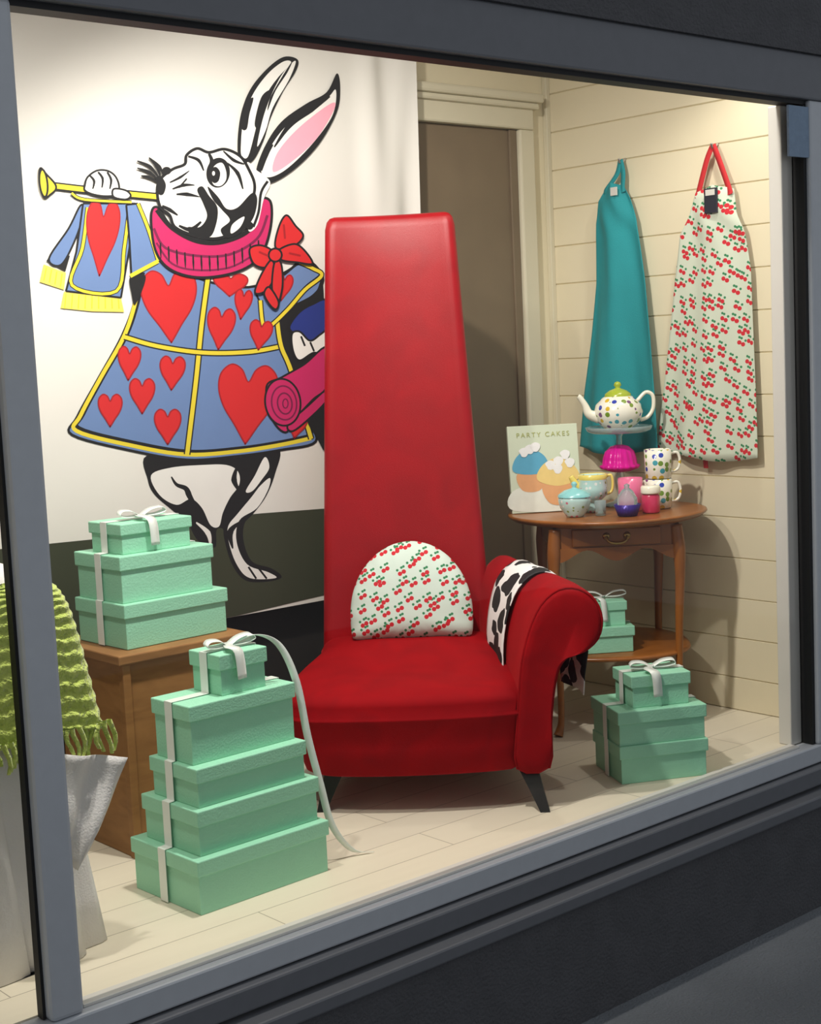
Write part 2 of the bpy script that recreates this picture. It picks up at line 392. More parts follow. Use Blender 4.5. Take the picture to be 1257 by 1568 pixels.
# legs
apoly([(224,698),(300,704),(370,700),(426,688),(421,725),(407,760),(387,787),(374,802),(373,830),(386,860),(415,870),(431,884),(405,891),(374,888),(354,862),(343,825),(341,810),(331,812),(329,838),(303,828),(286,800),(262,780),(236,757),(226,735)],'K')
apoly([(231,728),(262,716),(310,712),(346,712),(364,722),(366,742),(352,762),(341,785),(335,806),(322,804),(309,778),(292,764),(270,773),(244,758)],'W')
apoly([(405,700),(412,716),(400,735),(386,752),(376,752),(390,728)],'W')
apoly([(384,762),(398,744),(413,732),(410,750),(393,778),(366,797),(362,830),(378,864),(410,876),(422,885),(382,885),(362,864),(350,830),(349,806),(364,786)],'W')
astroke([(262,730),(270,742),(284,748),(290,760),(300,778)],'K',[2,6,9,6])
astroke([(362,716),(358,735),(366,752)],'K',[3,9,3])
astroke([(366,800),(352,815),(356,840)],'K',[3,10,2])
astroke([(380,868),(392,886)],'K',3);astroke([(394,868),(408,886)],'K',3);astroke([(300,800),(318,816),(322,836)],'W',[2,8,2])
# tabard
TB=[(212,405),(245,385),(300,425),(380,440),(440,415),(466,396),(494,424),(480,452),(440,474),(426,492),(432,530),(446,568),(468,636),(483,676),(430,689),(360,699),(285,704),(200,690),(110,666),(118,638),(150,580),(186,515),(206,460)]
ashape(TB,'B',4)
apoly([(440,474),(480,452),(494,430),(494,560),(470,560),(446,568),(432,530),(426,492)],'K')
YB=[(214,420),(207,462),(189,516),(154,578),(123,636),(117,660),(200,682),(285,696),(365,691),(430,681),(476,671)]
astroke([(q[0]+3,q[1]-3) for q in YB],'K',9);astroke(YB,'Y',6)
for pts,w in (([(318,425),(308,500),(300,580),(286,696)],6.5),([(190,516),(240,530),(310,540),(380,539),(432,530)],6),([(424,492),(430,530),(446,570),(476,672)],6)):
    astroke(pts,'K',w+4);astroke(pts,'Y',w)
# shoulder right
ashape([(392,440),(430,424),(458,404),(480,412),(490,420),(466,440),(440,470),(415,496),(405,500),(400,470)],'B',3)
g_=[(458,402),(478,411),(492,422),(466,444),(440,474),(412,500),(402,496),(398,460)]
astroke(g_,'K',8.5);astroke(g_,'Y',5)
# hearts
heart(259,468,84,108,-3);heart(352,436,52,34,4);heart(337,503,42,62,6);heart(371,466,26,44,8);heart(398,513,34,44,8);heart(433,440,26,40,10)
heart(378,618,90,118,3);heart(197,556,34,50,3);heart(263,571,38,50,3);heart(217,606,38,52,0);heart(168,628,36,48,0);heart(256,653,40,52,0);heart(453,652,30,36,10)
# right arm and paw
ashape([(443,498),(458,478),(478,466),(500,462),(500,520),(476,528),(460,512),(446,508)],'N',3)
ashape([(446,512),(458,508),(474,522),(490,512),(500,508),(500,545),(480,540),(458,552),(448,538)],'W',3)
astroke([(460,515),(466,530)],'K',3);astroke([(474,524),(480,538)],'K',3)
# scroll
apoly([(470,640),(500,610),(500,690),(484,670)],'K')
ashape([(407,592),(430,578),(465,558),(500,532),(500,590),(478,612),(452,640),(436,662),(415,640)],'M',3)
ashape([(440,650),(470,622),(500,596),(500,612),(478,636),(448,660)],'M',3)
ashape(ell(432,616,27,36,-8),'M',3);astroke(ell(434,617,19,26,-8),'D',2.5,True);astroke(ell(435,618,11,16,-8),'D',2.5,True);astroke(ell(436,618,4,7),'D',2,True)
# left flap / flag hanging from trumpet
apoly([(97,447),(184,455),(189,478),(140,477),(92,472)],'F',False);apoly([(66,405),(100,418),(97,444),(60,432)],'F',False)
for i in range(9): astroke([(100+i*10,450+i*.6),(98+i*10.4,473)],'Y',2)
for i in range(4): astroke([(70+i*8,410+i*3),(66+i*8.5,430+i*3)],'Y',2)
apoly([(70,400),(99,416),(106,392),(80,384)],'K',False)
ashape([(122,315),(104,350),(74,396),(92,406),(112,372),(128,325)],'B',3)
FL=[(126,312),(206,312),(197,380),(184,456),(100,446),(116,385)]
ashape(FL,'B',3,smooth=False)
g_=[(133,318),(125,380),(109,437),(177,446),(189,380),(197,318)]
astroke(g_,'K',7);astroke(g_,'Y',4.5)
heart(155,364,50,112,4)
# near sleeve
ashape([(192,314),(210,312),(226,352),(242,400),(200,424),(197,370)],'B',3,smooth=False)
apoly([(198,424),(222,424),(206,466),(200,450)],'K')
g_=[(210,312),(226,352),(241,400)]
astroke(g_,'K',7);astroke(g_,'Y',4.5);astroke([(241,400),(198,423)],'Y',6)
# collar
CL=[(230,330),(240,318),(262,348),(300,368),(340,368),(380,350),(394,308),(412,308),(414,340),(404,380),(386,404),(350,420),(300,425),(258,412),(236,382)]
ashape(CL,'M',4)
astroke([(234,350),(252,380),(300,392),(350,390),(392,366),(408,330)],'D',4)
astroke([(238,372),(262,404),(300,414),(350,410),(388,390)],'D',3)
for i in range(13):
    t=i/12;x=244+t*150;y=372+22*math.sin(math.pi*t)-t*4
    astroke([(x,y),(x+1,y+24)],'K',[2,3,1])
astroke([(238,322),(262,350),(300,370),(340,371),(380,353),(392,320)],'K',6)
# trumpet
astroke([(80,285),(150,293),(252,303)],'K',12);astroke([(80,285),(150,293),(252,303)],'Y',7.5)
astroke([(108,296),(128,306),(200,310)],'K',6);astroke([(108,296),(128,306),(200,310)],'Y',3.5)
ashape([(60,258),(70,268),(82,281),(84,290),(76,298),(66,303),(59,282)],'Y',3);ashape(ell(65,281,6,21,-6),'Y',3)
# ears
EL=[(362,228),(366,180),(380,140),(405,108),(432,88),(454,92),(451,110),(432,140),(413,180),(402,215),(386,246),(368,250)]
apoly(EL,'K')
apoly([(367,226),(371,184),(385,146),(408,114),(432,95),(444,97),(425,118),(408,142),(396,172),(388,205),(378,240),(369,240)],'W')
apoly([(370,165),(386,150),(380,176),(376,198),(368,196)],'K');apoly([(398,150),(412,140),(404,170),(396,196),(388,190)],'K')
apoly([(444,98),(451,96),(440,124),(416,165),(405,200),(392,225),(400,185),(412,150),(428,118)],'W')
apoly([(446,94),(438,112),(420,140),(408,170),(412,150),(430,118)],'K')
ER=[(390,268),(402,228),(428,188),(466,160),(498,142),(514,113),(519,135),(514,172),(486,222),(446,262),(408,282)]
apoly(ER,'K')
apoly([(398,262),(410,230),(434,196),(470,168),(500,150),(512,138),(511,165),(500,190),(470,228),(436,260),(410,272)],'W')
apoly([(417,264),(420,240),(440,212),(470,184),(507,158),(509,170),(482,214),(445,248)],'P')
astroke([(418,226),(442,192),(474,168),(503,148)],'K',[2,8,10,3])
astroke([(398,262),(406,238),(416,222)],'K',[3,6,2])
apoly([(376,250),(392,262),(404,270),(412,282),(402,305),(392,345),(378,352),(384,300)],'W')
astroke([(408,278),(398,295),(394,325),(386,348)],'K',4)
# head
HD=[(239,296),(243,276),(262,260),(281,252),(284,238),(300,228),(318,234),(342,229),(366,240),(380,262),(388,284),(384,310),(374,338),(352,358),(325,366),(292,360),(266,348),(258,330),(244,318)]
ashape(HD,'W',4.5)
apoly([(300,292),(308,286),(318,300),(331,318),(329,344),(318,364),(290,358),(286,348),(304,348),(315,332),(309,312)],'K')
apoly([(316,286),(332,302),(345,320),(362,318),(384,296),(392,306),(386,334),(368,356),(346,365),(336,352),(350,338),(338,322),(324,306)],'K')
apoly([(354,344),(372,332),(366,348),(352,358)],'W')
astroke([(272,346),(290,352),(306,340)],'K',[3,7,3])
apoly(ell(332,265,18,23,8),'K');apoly([(321,268),(327,254),(338,250),(344,262),(344,276),(336,285),(325,283)],'W');apoly([(320,262),(328,256),(335,264),(333,277),(326,281),(320,274)],'K');apoly(ell(325,266,2.2,3.5),'W')
astroke([(346,250),(362,266),(370,290)],'K',[2,6,2]);astroke([(318,236),(322,246),(318,256)],'K',[4,6,2]);astroke([(286,240),(302,246),(310,262)],'K',[3,5,2])
astroke([(340,232),(356,246),(372,252)],'K',[2,5,2])
apoly([(238,272),(246,272),(252,284),(248,298),(240,296)],'K')
astroke([(258,280),(274,272),(288,262)],'K',[2,4,1]);astroke([(262,290),(280,284),(296,284)],'K',[2,5,1]);astroke([(268,298),(284,298),(304,302)],'K',[2,6,1]);astroke([(272,288),(284,274)],'K',2.5)
astroke([(246,316),(258,322),(270,330)],'K',[4,6,2])
for q in ([(244,272),(236,252),(226,242)],[(242,274),(228,256),(208,247)],[(240,276),(226,264),(208,258)],[(240,280),(226,272),(214,270)],[(248,268),(242,256),(232,246)]): astroke(q,'K',[2,5,2])
apoly(ell(253,262,7,6),'K');apoly(ell(380,346,6,6),'K')
# paw on trumpet
ashape([(128,284),(132,272),(146,262),(162,262),(174,270),(180,284),(178,298),(160,301),(140,298),(128,292)],'W',3)
for q in ([(136,270),(142,278),(140,290)],[(148,264),(155,274),(154,288)],[(162,264),(168,276),(166,290)]): astroke(q,'K',[3,4,2])
ashape([(172,290),(190,292),(198,300),(190,306),(172,302)],'W',3)
# bow
ashape([(420,380),(424,350),(436,330),(450,346),(462,362),(446,378)],'R',3)
ashape([(414,384),(396,376),(380,382),(386,404),(404,410),(416,398)],'R',3)
ashape([(424,384),(448,374),(464,384),(476,404),(452,402),(428,398)],'R',3)
ashape([(414,398),(398,420),(388,448),(404,446),(418,424)],'R',3);ashape([(418,402),(414,440),(420,472),(430,440),(428,404)],'R',3)
ashape([(402,450),(410,440),(424,462),(420,474),(410,466)],'R',3)
ashape(ell(419,391,10,10),'R',3);astroke([(432,344),(434,366)],'S',3);astroke([(394,386),(408,392)],'S',3);astroke([(440,388),(458,392)],'S',3)
link('rabbit_painting',av,af,parent=bn,mats=AM,fm=am)
# ------------------------------------------------------------ chair
ang=math.atan2(-.694,.72)
ch=empty('high_back_armchair',(2.704,.454,0),ang)
def seatsec(z,ins,insl=0,crown=0):
    out=[]
    base=[(-.262,.60),(-.29,.46),(-.33,.30),(-.355,.16),(-.352,.06),(-.324,.0),(-.26,-.035),(-.12,-.05),(.05,-.052),(.2,-.04),(.31,-.018),(.345,.02),(.345,.2),(.33,.4),(.305,.60),(.02,.605)]
    for q in cr([(a,b_,0) for a,b_ in base],4,True):
        k=1-ins/.3
        x=q.x*k;y=.27+(q.y-.27)*k
        if q.x<0: x+=insl*min(1,-q.x/.2)
        out.append(Vector((x,y,z+.058*max(0,q.y)/.6*crown)))
    return out
SS=[seatsec(.116,.022,.042),seatsec(.124,.012,.037),seatsec(.20,.006,.018),seatsec(.276,.002,0,.4),seatsec(.284,-.006,0,.5),seatsec(.291,-.006,0,.55),seatsec(.298,.004,0,.6),seatsec(.325,-.002,0,1),seatsec(.345,.010,0,1),seatsec(.358,.030,0,1),seatsec(.368,.075,0,1),seatsec(.375,.15,0,1),seatsec(.378,.22,0,1)]
loft('seat',SS,M['velvet'],ch)
zs=[.14,.3,.5,.8,1.1,1.4,1.6,1.74,1.764,1.776,1.781]
def dens(sec,n=72):
    L=[0];m=len(sec)
    for i in range(m): L.append(L[-1]+(sec[(i+1)%m]-sec[i]).length)
    out=[]
    for k in range(n):
        d=L[-1]*k/n
        for i in range(m):
            if L[i]<=d<=L[i+1]:
                t=(d-L[i])/max(1e-9,L[i+1]-L[i]);out.append(sec[i].lerp(sec[(i+1)%m],t));break
    return out
def backsec(z):
    k=(z-.3)/1.48;w=.284-.076*k;tk=.052;ins=0
    if z>1.75: ins={1.764:.005,1.776:.014,1.781:.026}[z]
    base=rrect(-w+ins,w-ins,-tk+ins,tk-ins,max(.01,.03-ins),z,5)
    return [Vector((q.x-.011,q.y+.61+.05*k+.032*(1-(q.x/w)**2),q.z)) for q in dens(base)]
loft('backrest',[backsec(z) for z in zs],M['velvet_back'],ch)
AP=[(.325,.118),(.33,.25),(.338,.34),(.35,.44),(.375,.53),(.412,.605),(.465,.648),(.522,.648),(.568,.612),(.586,.556),(.572,.50),(.532,.465),(.488,.452),(.458,.42),(.44,.35),(.428,.25),(.418,.118)]
APS=cr([(a,0,b_) for a,b_ in AP],3,True)
def armpt(q,s,y,sc=0):
    x,z=q.x,q.z
    cx,cz=.43,.42
    x=x+(cx-x)*sc;z=z+(cz-z)*sc
    sh=s*(.04+.125*(z/.65));top=max(0,(x-.46))*s*.35
    return Vector((x-sh-top,y,z+ s*.012))
asecs=[]
for y,s,sc in ((-.022,0,.30),(-.024,0,.10),(-.018,0,.04),(0,0,0),(.03,.02,0),(.12,.12,0),(.24,.33,0),(.36,.58,0),(.48,.84,0),(.58,1.0,0),(.62,1.05,.03)):
    asecs.append([armpt(q,s,y,sc) for q in APS])
loft('arm',asecs,M['velvet'],ch)
pc=[armpt(q,0,-.012,.015) for q in APS[:49]]
sweep('arm_piping',pc,.0045,M['velvet'],ch,6,raw=True)
def leg(n,a,b_,w0=.03,w1=.014):
    a=Vector(a);b_=Vector(b_)
    loft(n,[[Vector((c.x+sx*w,c.y+sy*w,c.z)) for sx,sy in((-1,-1),(1,-1),(1,1),(-1,1))] for c,w in((a,w0),(a.lerp(b_,.5),(w0+w1)/2*.95),(b_,w1))],M['legblack'],ch,smooth=False)
leg('leg_1',(.355,.05,.125),(.402,-.03,0));leg('leg_2',(-.21,.07,.125),(-.255,.03,0));leg('leg_3',(.24,.55,.15),(.27,.63,0));leg('leg_4',(-.22,.55,.15),(-.25,.63,0))
# cow print scarf draped over the arm
sv=[];sf=[];ns=9
run=[i for i,q in enumerate(APS) if 6<=i<=29]
rows=[]
for j in range(ns):
    t=j/(ns-1);row=[]
    for n_,i in enumerate(run):
        a=n_/(len(run)-1)
        y=.24+.18*t+.06*(1-a)*(t-.5)
        s=min(1,max(0,(y-.03)/.55))
        q=armpt(APS[i],s,y);qa=armpt(APS[i-1],s,y);qb=armpt(APS[(i+1)%len(APS)],s,y)
        tn=(qb-qa).normalized();nn=Vector((-tn.z,0,tn.x))
        if nn.dot(q-armpt(Vector((.47,0,.53)),s,y))<0: nn=-nn
        row.append(q+nn*(.007+.003*math.sin(t*9+a*7)))
    e=row[-1]
    for d in (.05,.11,.18,.24): row.append(Vector((e.x+.03+.01*math.sin(t*7+d*20),e.y-.12*d,e.z-d)))
    rows.append(row)
L=len(rows[0])
for r in rows: sv+=r
for i in range(ns-1):
    for j in range(L-1): sf.append((i*L+j,i*L+j+1,(i+1)*L+j+1,(i+1)*L+j))
o=link('cow_print_scarf',sv,sf,M['cow'],None,True);s_=o.modifiers.new('s','SOLIDIFY');s_.thickness=.003
o.location=(2.704,.454,0);o.rotation_euler=(0,0,ang)
# cushion
cu=empty('cherry_cushion',(2.704,.454,0),ang)
def dshape(a):
    c,s=math.cos(a),math.sin(a)
    if s>=0: return .197*c,.235*s
    x=.197*(1 if c>0 else -1) if abs(c)*.42>abs(s) else .197*c/(abs(s)*2.38)
    x=max(-.197,min(.197,x))
    return x,-.082*min(1,abs(s)/(.42*abs(c)+1e-9))
vs=[];fs=[];NA=72;NR=12
for side in (-1,1):
    for r in range(NR+1):
        rr=math.sin(r/NR*math.pi/2)
        for k in range(NA):
            x,z=dshape(2*math.pi*k/NA)
            if z<0: x*=1-.05*(z/-.082)**4
            t=.062*max(0,1-rr**3)**.6
            wr=.003*math.sin(k*1.7)*rr**4
            vs.append((x*rr,side*t+wr,z*rr))
for side in (0,1):
    b0=side*(NR+1)*NA
    for r in range(NR):
        for k in range(NA):
            k2=(k+1)%NA;fs.append((b0+r*NA+k,b0+r*NA+k2,b0+(r+1)*NA+k2,b0+(r+1)*NA+k))
co=link('cushion_body',vs,fs,M['cherry_xz'],cu,True)
bm=bmesh.new();bm.from_mesh(co.data);bmesh.ops.remove_doubles(bm,verts=bm.verts,dist=1e-4);bmesh.ops.recalc_face_normals(bm,faces=bm.faces);bm.to_mesh(co.data);bm.free()
co.location=(.012,.468,.502);co.rotation_euler=(math.radians(-13),0,0)
# ------------------------------------------------------------ gift boxes
def stack(loc,rz,spec,bow=True,tail=None,rw=.032):
    """spec rows: width, depth, height, front-left x, front-left y"""
    e=empty('gift_box_stack',loc,rz)
    spec=[(w,d,h,x+w/2,y+d/2) for w,d,h,x,y in spec]
    z=0
    for i,(w,d,h,ox,oy) in enumerate(spec):
        lid=min(.04,h*.38)
        boxes('box_body',[(ox-w/2+.006,ox+w/2-.006,oy-d/2+.006,oy+d/2-.006,z,z+h-.004)],M['mint'],e,.002)
        boxes('box_lid',[(ox-w/2,ox+w/2,oy-d/2,oy+d/2,z+h-lid,z+h)],M['mint'],e,.003)
        z+=h
    oyc=spec[-1][4]
    for sg in (-1,1):
        pts=[];zz=sum(s[2] for s in spec)
        pts.append((spec[-1][3],oyc,zz+.002))
        for w,d,h,ox,oy in reversed(spec):
            xe=ox+sg*(w/2+.003)
            pts.append((xe,oyc,zz+.002));pts.append((xe,oyc,zz-h+.003));zz-=h
        ribbon('ribbon_band',pts,(0,1,0),rw,M['ribbon'],e,smooth=False)
    if bow:
        zt=sum(s[2] for s in spec)+.003;ox,oy=spec[-1][3],spec[-1][4]
        for sg in (-1,1):
            ribbon('bow_loop',[(ox,oy,zt+.004),(ox+sg*.03,oy-.005,zt+.022),(ox+sg*.065,oy-.01,zt+.026),(ox+sg*.075,oy-.012,zt+.014),(ox+sg*.045,oy-.008,zt+.006),(ox,oy,zt+.006)],(.25,1,.1),rw,M['ribbon'],e)
        ribbon('bow_tail',[(ox,oy,zt+.008),(ox-.03,oy-.05,zt+.012),(ox-.02,oy-spec[-1][1]/2-.008,zt),(ox-.015,oy-spec[-1][1]/2-.012,zt-.07)],(1,.2,0),rw,M['ribbon'],e)
    if tail: ribbon('long_tail',tail,(.75,-.65,0),.02,M['ribbon'],e,n=8)
    return e
stack((1.835,.220,0),math.radians(2),[(.415,.30,.137,0,0),(.383,.25,.115,.022,.02),(.345,.21,.10,.037,.035),(.332,.17,.15,.047,.065),(.150,.135,.105,.16,.085)],
 tail=[(.25,.15,.617),(.30,.12,.635),(.36,.10,.60),(.395,.08,.50),(.415,.07,.35),(.44,.06,.22),(.465,.05,.1),(.52,.04,.02),(.57,.02,.004)])
stack((1.98,.745,.567),math.radians(2),[(.345,.26,.125,0,0),(.31,.24,.13,.005,.015),(.235,.17,.085,.03,.04)])
stack((3.30,.15,0),math.radians(-28),[(.29,.24,.118,0,0),(.29,.24,.107,-.002,.002),(.195,.16,.10,.055,.03)])
# crate
cr_=empty('wooden_crate')
boxes('crate_body',[(1.945,2.33,.715,1.06,0,.54)],M['crate'],cr_,.003)
boxes('crate_top',[(1.925,2.35,.695,1.075,.54,.566)],M['crate'],cr_,.004)
boxes('crate_edges',[(1.94,1.965,.705,.73,0,.54),(2.31,2.335,.705,.73,0,.54),(1.94,1.965,1.045,1.07,0,.54)],M['crate'],cr_,.003)
# ------------------------------------------------------------ table
TA=math.atan2(-.6534,.757)
tb=empty('side_table',(3.895,.70,0),TA)
lathe('table_top',[(0,.722),(.30,.722),(.325,.728),(.338,.736),(.345,.743),(.343,.749),(.335,.750),(.315,.7485),(0,.7485)],M['tablewood'],tb,96,rfun=lambda a:1+.012*math.cos(4*a))
boxes('table_apron',[(-.215,.215,-.215,-.195,.645,.722),(-.215,.215,.195,.215,.645,.722),(-.215,-.195,-.215,.215,.645,.722),(.195,.215,-.215,.215,.645,.722)],M['tablewood'],tb)
pts=[(-.2,.65)]
for i in range(25):
    x=-.2+.4*i/24;pts.append((x,.634-.020*math.cos(x/.2*2*math.pi)-.012))
pts.append((.2,.65))
vs=[(x,-.222,z) for x,z in pts]+[(x,-.208,z) for x,z in pts];n_=len(pts)
fs=[tuple(range(n_)),tuple(range(n_,2*n_))[::-1]]+[(i,(i+1)%n_,n_+(i+1)%n_,n_+i) for i in range(n_)]
link('scalloped_skirt',vs,fs,M['tablewood'],tb)
boxes('drawer_front',[(-.15,.15,-.228,-.213,.655,.714)],M['tablewood'],tb,.004)
for k_,xx in enumerate((-.035,.035)):
    lathe('pull_plate_%d'%k_,[(0,0),(.013,0),(.011,.004),(0,.005)],M['brass'],tb,16).matrix_local=Matrix.Translation((xx,-.228,.688))@Matrix.Rotation(math.pi/2,4,'X')
sweep('pull_bail',[(-.035,-.234,.688),(-.028,-.242,.671),(0,-.245,.665),(.028,-.242,.671),(.035,-.234,.688)],.0045,M['brass'],tb,8)
for i,(sx,sy) in enumerate(((-1,-1),(1,-1),(1,1),(-1,1))):
    sweep('table_leg_%d'%(i+1),[(sx*.205,sy*.205,.715),(sx*.212,sy*.212,.63),(sx*.214,sy*.214,.55),(sx*.208,sy*.208,.38),(sx*.205,sy*.205,.2),(sx*.206,sy*.206,.06),(sx*.214,sy*.214,.02),(sx*.22,sy*.22,.004)],[.022,.024,.018,.014,.012,.011,.014,.017],M['tablewood'],tb,10)
lathe('table_shelf',[(0,.262),(.27,.262),(.285,.268),(.283,.276),(.27,.28),(0,.28)],M['tablewood'],tb,64,rfun=lambda a:1+.03*math.cos(4*a+math.pi))
s4=stack((0,0,0),0,[(.17,.17,.09,-.085,-.085),(.13,.13,.085,-.065,-.065)],rw=.02)
s4.location=Vector((3.895,.70,.281))+Vector(R0)*(-.035)-hd*.12;s4.rotation_euler=(0,0,TA+.1)
# ------------------------------------------------------------ tableware
def onT(lat,dep,z=.7505):
    q=Vector((3.895,.70,0))+R0*lat+hd*dep;return (q.x,q.y,z)
def handle(par,r,h,mt,z0=0,out=.03,t=.005,sg=1):
    sweep('handle',[(sg*(r-.003),0,z0+h*.82),(sg*(r+out*.7),0,z0+h*.86),(sg*(r+out),0,z0+h*.6),(sg*(r+out*.75),0,z0+h*.3),(sg*(r-.004),0,z0+h*.2)],t,mt,par,8)
def mugat(name,lat,dep,z,r,h,mt,mh,rz=0,out=.03):
    e=empty(name,onT(lat,dep,z),TA+rz)
    lathe('mug_body',[(0,.002),(r*.86,0),(r*.95,.004),(r,h*.5),(r*1.02,h),(r*.96,h),(r*.93,h*.5),(r*.85,.008),(0,.008)],mt,e,36)
    handle(e,r,h,mh,out=out);return e
mugat('polka_dot_mug',.185,.0,.7505,.047,.103,M['dots'],M['dots']);mugat('polka_dot_mug',.185,.0,.8545,.047,.103,M['dots'],M['dots'])
# cake stand
cs=empty('glass_cake_stand',onT(.07,.13),0)
lathe('stand_foot',[(0,0),(.06,0),(.062,.006),(.03,.014),(.012,.03),(.010,.07),(.016,.10),(.012,.12)],M['clear'],cs)
lathe('magenta_dome',[(.0,.12),(.03,.122),(.066,.135),(.070,.145),(.060,.15),(.058,.17),(.050,.195),(.032,.213),(.012,.22),(0,.22)],M['magenta'],cs,64,rfun=lambda a:1+.05*math.cos(16*a))
lathe('stand_stem',[(.0,.20),(.014,.205),(.01,.22),(.010,.25),(.02,.262),(0,.262)],M['clear'],cs)
lathe('stand_plate',[(0,.262),(.10,.264),(.115,.272),(.120,.285),(.117,.286),(.110,.277),(.0,.27)],M['clear'],cs)
tp=empty('polka_dot_teapot',onT(.07,.13,.7505+.275),TA)
lathe('pot_body',[(0,0),(.045,0),(.052,.006),(.078,.03),(.088,.06),(.08,.09),(.055,.115),(.045,.12),(0,.12)],M['dots'],tp,40)
lathe('pot_lid',[(.048,.118),(.046,.128),(.03,.14),(.012,.146),(.008,.15),(.014,.158),(.010,.168),(0,.172)],M['limegreen'],tp,32)
sweep('spout',[(-.07,0,.045),(-.105,0,.06),(-.118,0,.09),(-.135,0,.118),(-.143,0,.125)],[.022,.017,.012,.010,.009],M['cream_china'],tp,12)
sweep('pot_handle',[(.07,0,.10),(.10,0,.128),(.125,0,.115),(.125,0,.07),(.105,0,.04),(.078,0,.03)],.007,M['cream_china'],tp,10)
# book
bk=empty('cake_recipe_book',onT(-.205,.03),TA+math.radians(6))
bks=empty('book_block',(0,0,0),0,bk);bks.rotation_euler=(math.radians(-9),0,0)
m=mat('book_cover',srgb(206,216,190),.35,nscale=4,nvar=.05)
boxes('cover',[(-.125,.125,0,.004,0,.31),(-.125,.125,.018,.022,0,.31),(-.127,-.123,0,.022,0,.31)],m,bks,.001)
boxes('pages',[(-.122,.121,.004,.018,.004,.306)],M['cream_china'],bks,0)
def flat(name,pts,mt,y,par):
    P=cr([(a,b_,0) for a,b_ in pts],6,True)
    link(name,[(q.x,y,q.y) for q in P],[tuple(t) for t in tessellate_polygon([P])],mt,par)
cm={k_:mat('print_'+k_,c_,.4,nscale=30,nvar=.1) for k_,c_ in dict(blue=srgb(90,165,195),yel=srgb(232,205,130),wht=srgb(236,236,234),org=srgb(222,165,115),grn=srgb(225,228,215),title=srgb(170,175,100)).items()}
flat('cloth_print',[(-.12,.01),(.12,.01),(.12,.09),(0,.1),(-.12,.08)],cm['grn'],-.0010,bks)
flat('cup_blue',[(-.10,.14),(-.085,.08),(-.02,.08),(-.005,.14)],cm['org'],-.0014,bks)
flat('frost_blue',[(-.115,.15),(-.10,.20),(-.05,.225),(0,.20),(.012,.15),(-.05,.135)],cm['blue'],-.0018,bks)
flat('cup_yel',[(-.01,.10),(.01,.03),(.085,.03),(.105,.10)],cm['org'],-.0022,bks)
flat('frost_yel',[(-.03,.115),(-.01,.165),(.045,.19),(.10,.165),(.12,.115),(.045,.09)],cm['yel'],-.0026,bks)
k=0
for fx,fz in ((.02,.165),(.05,.178),(.045,.15),(-.05,.225),(-.072,.215),(.09,.17),(.075,.2),(-.03,.232)):
    k+=1;flat('petal_%d'%k,[(fx+.017*math.cos(a)*(1+.2*math.sin(3*a)),fz+.017*math.sin(a)) for a in [i*.7 for i in range(9)]],cm['wht'],-.0028-.0002*k,bks)
tc=D.curves.new('book_title','FONT');tc.body='PARTY CAKES';tc.size=.024;tc.align_x='CENTER';tc.extrude=.0002;tc.space_character=1.35
to=D.objects.new('book_title',tc);COL.objects.link(to);to.parent=bks;to.location=(0,-.0014,.268);to.rotation_euler=(math.pi/2,0,0);tc.materials.append(cm['title'])
# creamer / cups
e=empty('yellow_creamer',onT(-.05,-.03),TA)
lathe('creamer_body',[(0,0),(.03,0),(.034,.012),(.02,.03),(.03,.042),(.050,.06),(.053,.085),(.048,.115),(.052,.13),(.047,.13),(.043,.11),(.038,.07),(0,.05)],M['dotsaqua'],e,36)
lathe('creamer_rim',[(.0475,.112),(.0525,.131),(.048,.133),(.044,.114)],M['yellowglaze'],e,36)
sweep('creamer_spout',[(-.038,0,.08),(-.06,0,.10),(-.076,0,.128)],[.018,.013,.009],M['yellowglaze'],e)
handle(e,.05,.1,M['yellowglaze'],.04,.02,.005)
e=mugat('pink_teacup',.078,-.05,.7505,.042,.115,M['pinkglaze'],M['cream_china'],0,.012)
e=empty('aqua_sugar_bowl',onT(-.128,-.14),TA)
lathe('bowl',[(0,0),(.03,0),(.033,.006),(.05,.03),(.056,.055),(.055,.068),(.05,.07),(0,.07)],M['dotsaqua'],e,36)
lathe('bowl_lid',[(.058,.068),(.056,.076),(.035,.09),(.01,.097),(.006,.102),(.011,.11),(.007,.118),(0,.12)],M['aqua'],e,36)
e=empty('purple_cupcake_case',onT(.045,-.19),TA)
lathe('case',[(0,0),(.032,0),(.045,.04),(.042,.04),(.03,.006),(0,.006)],M['purple'],e,48,rfun=lambda a:1+.03*math.cos(24*a))
lathe('glass_dome',[(.0,.03),(.036,.036),(.034,.06),(.02,.085),(.008,.095),(.01,.105),(0,.11)],M['clear'],e,32)
e=empty('raspberry_jam_jar',onT(.135,-.13),TA)
lathe('jar',[(0,0),(.028,0),(.031,.005),(.031,.058),(.026,.066),(0,.066)],M['jarpink'],e,32);lathe('jar_lid',[(0,.066),(.033,.066),(.034,.07),(.034,.088),(.030,.093),(0,.094)],M['cream_china'],e,32)
e=empty('glass_votive',onT(-.04,-.14),TA)
lathe('votive',[(0,0),(.018,0),(.02,.05),(.018,.05),(.016,.005),(0,.005)],M['clear'],e,24)
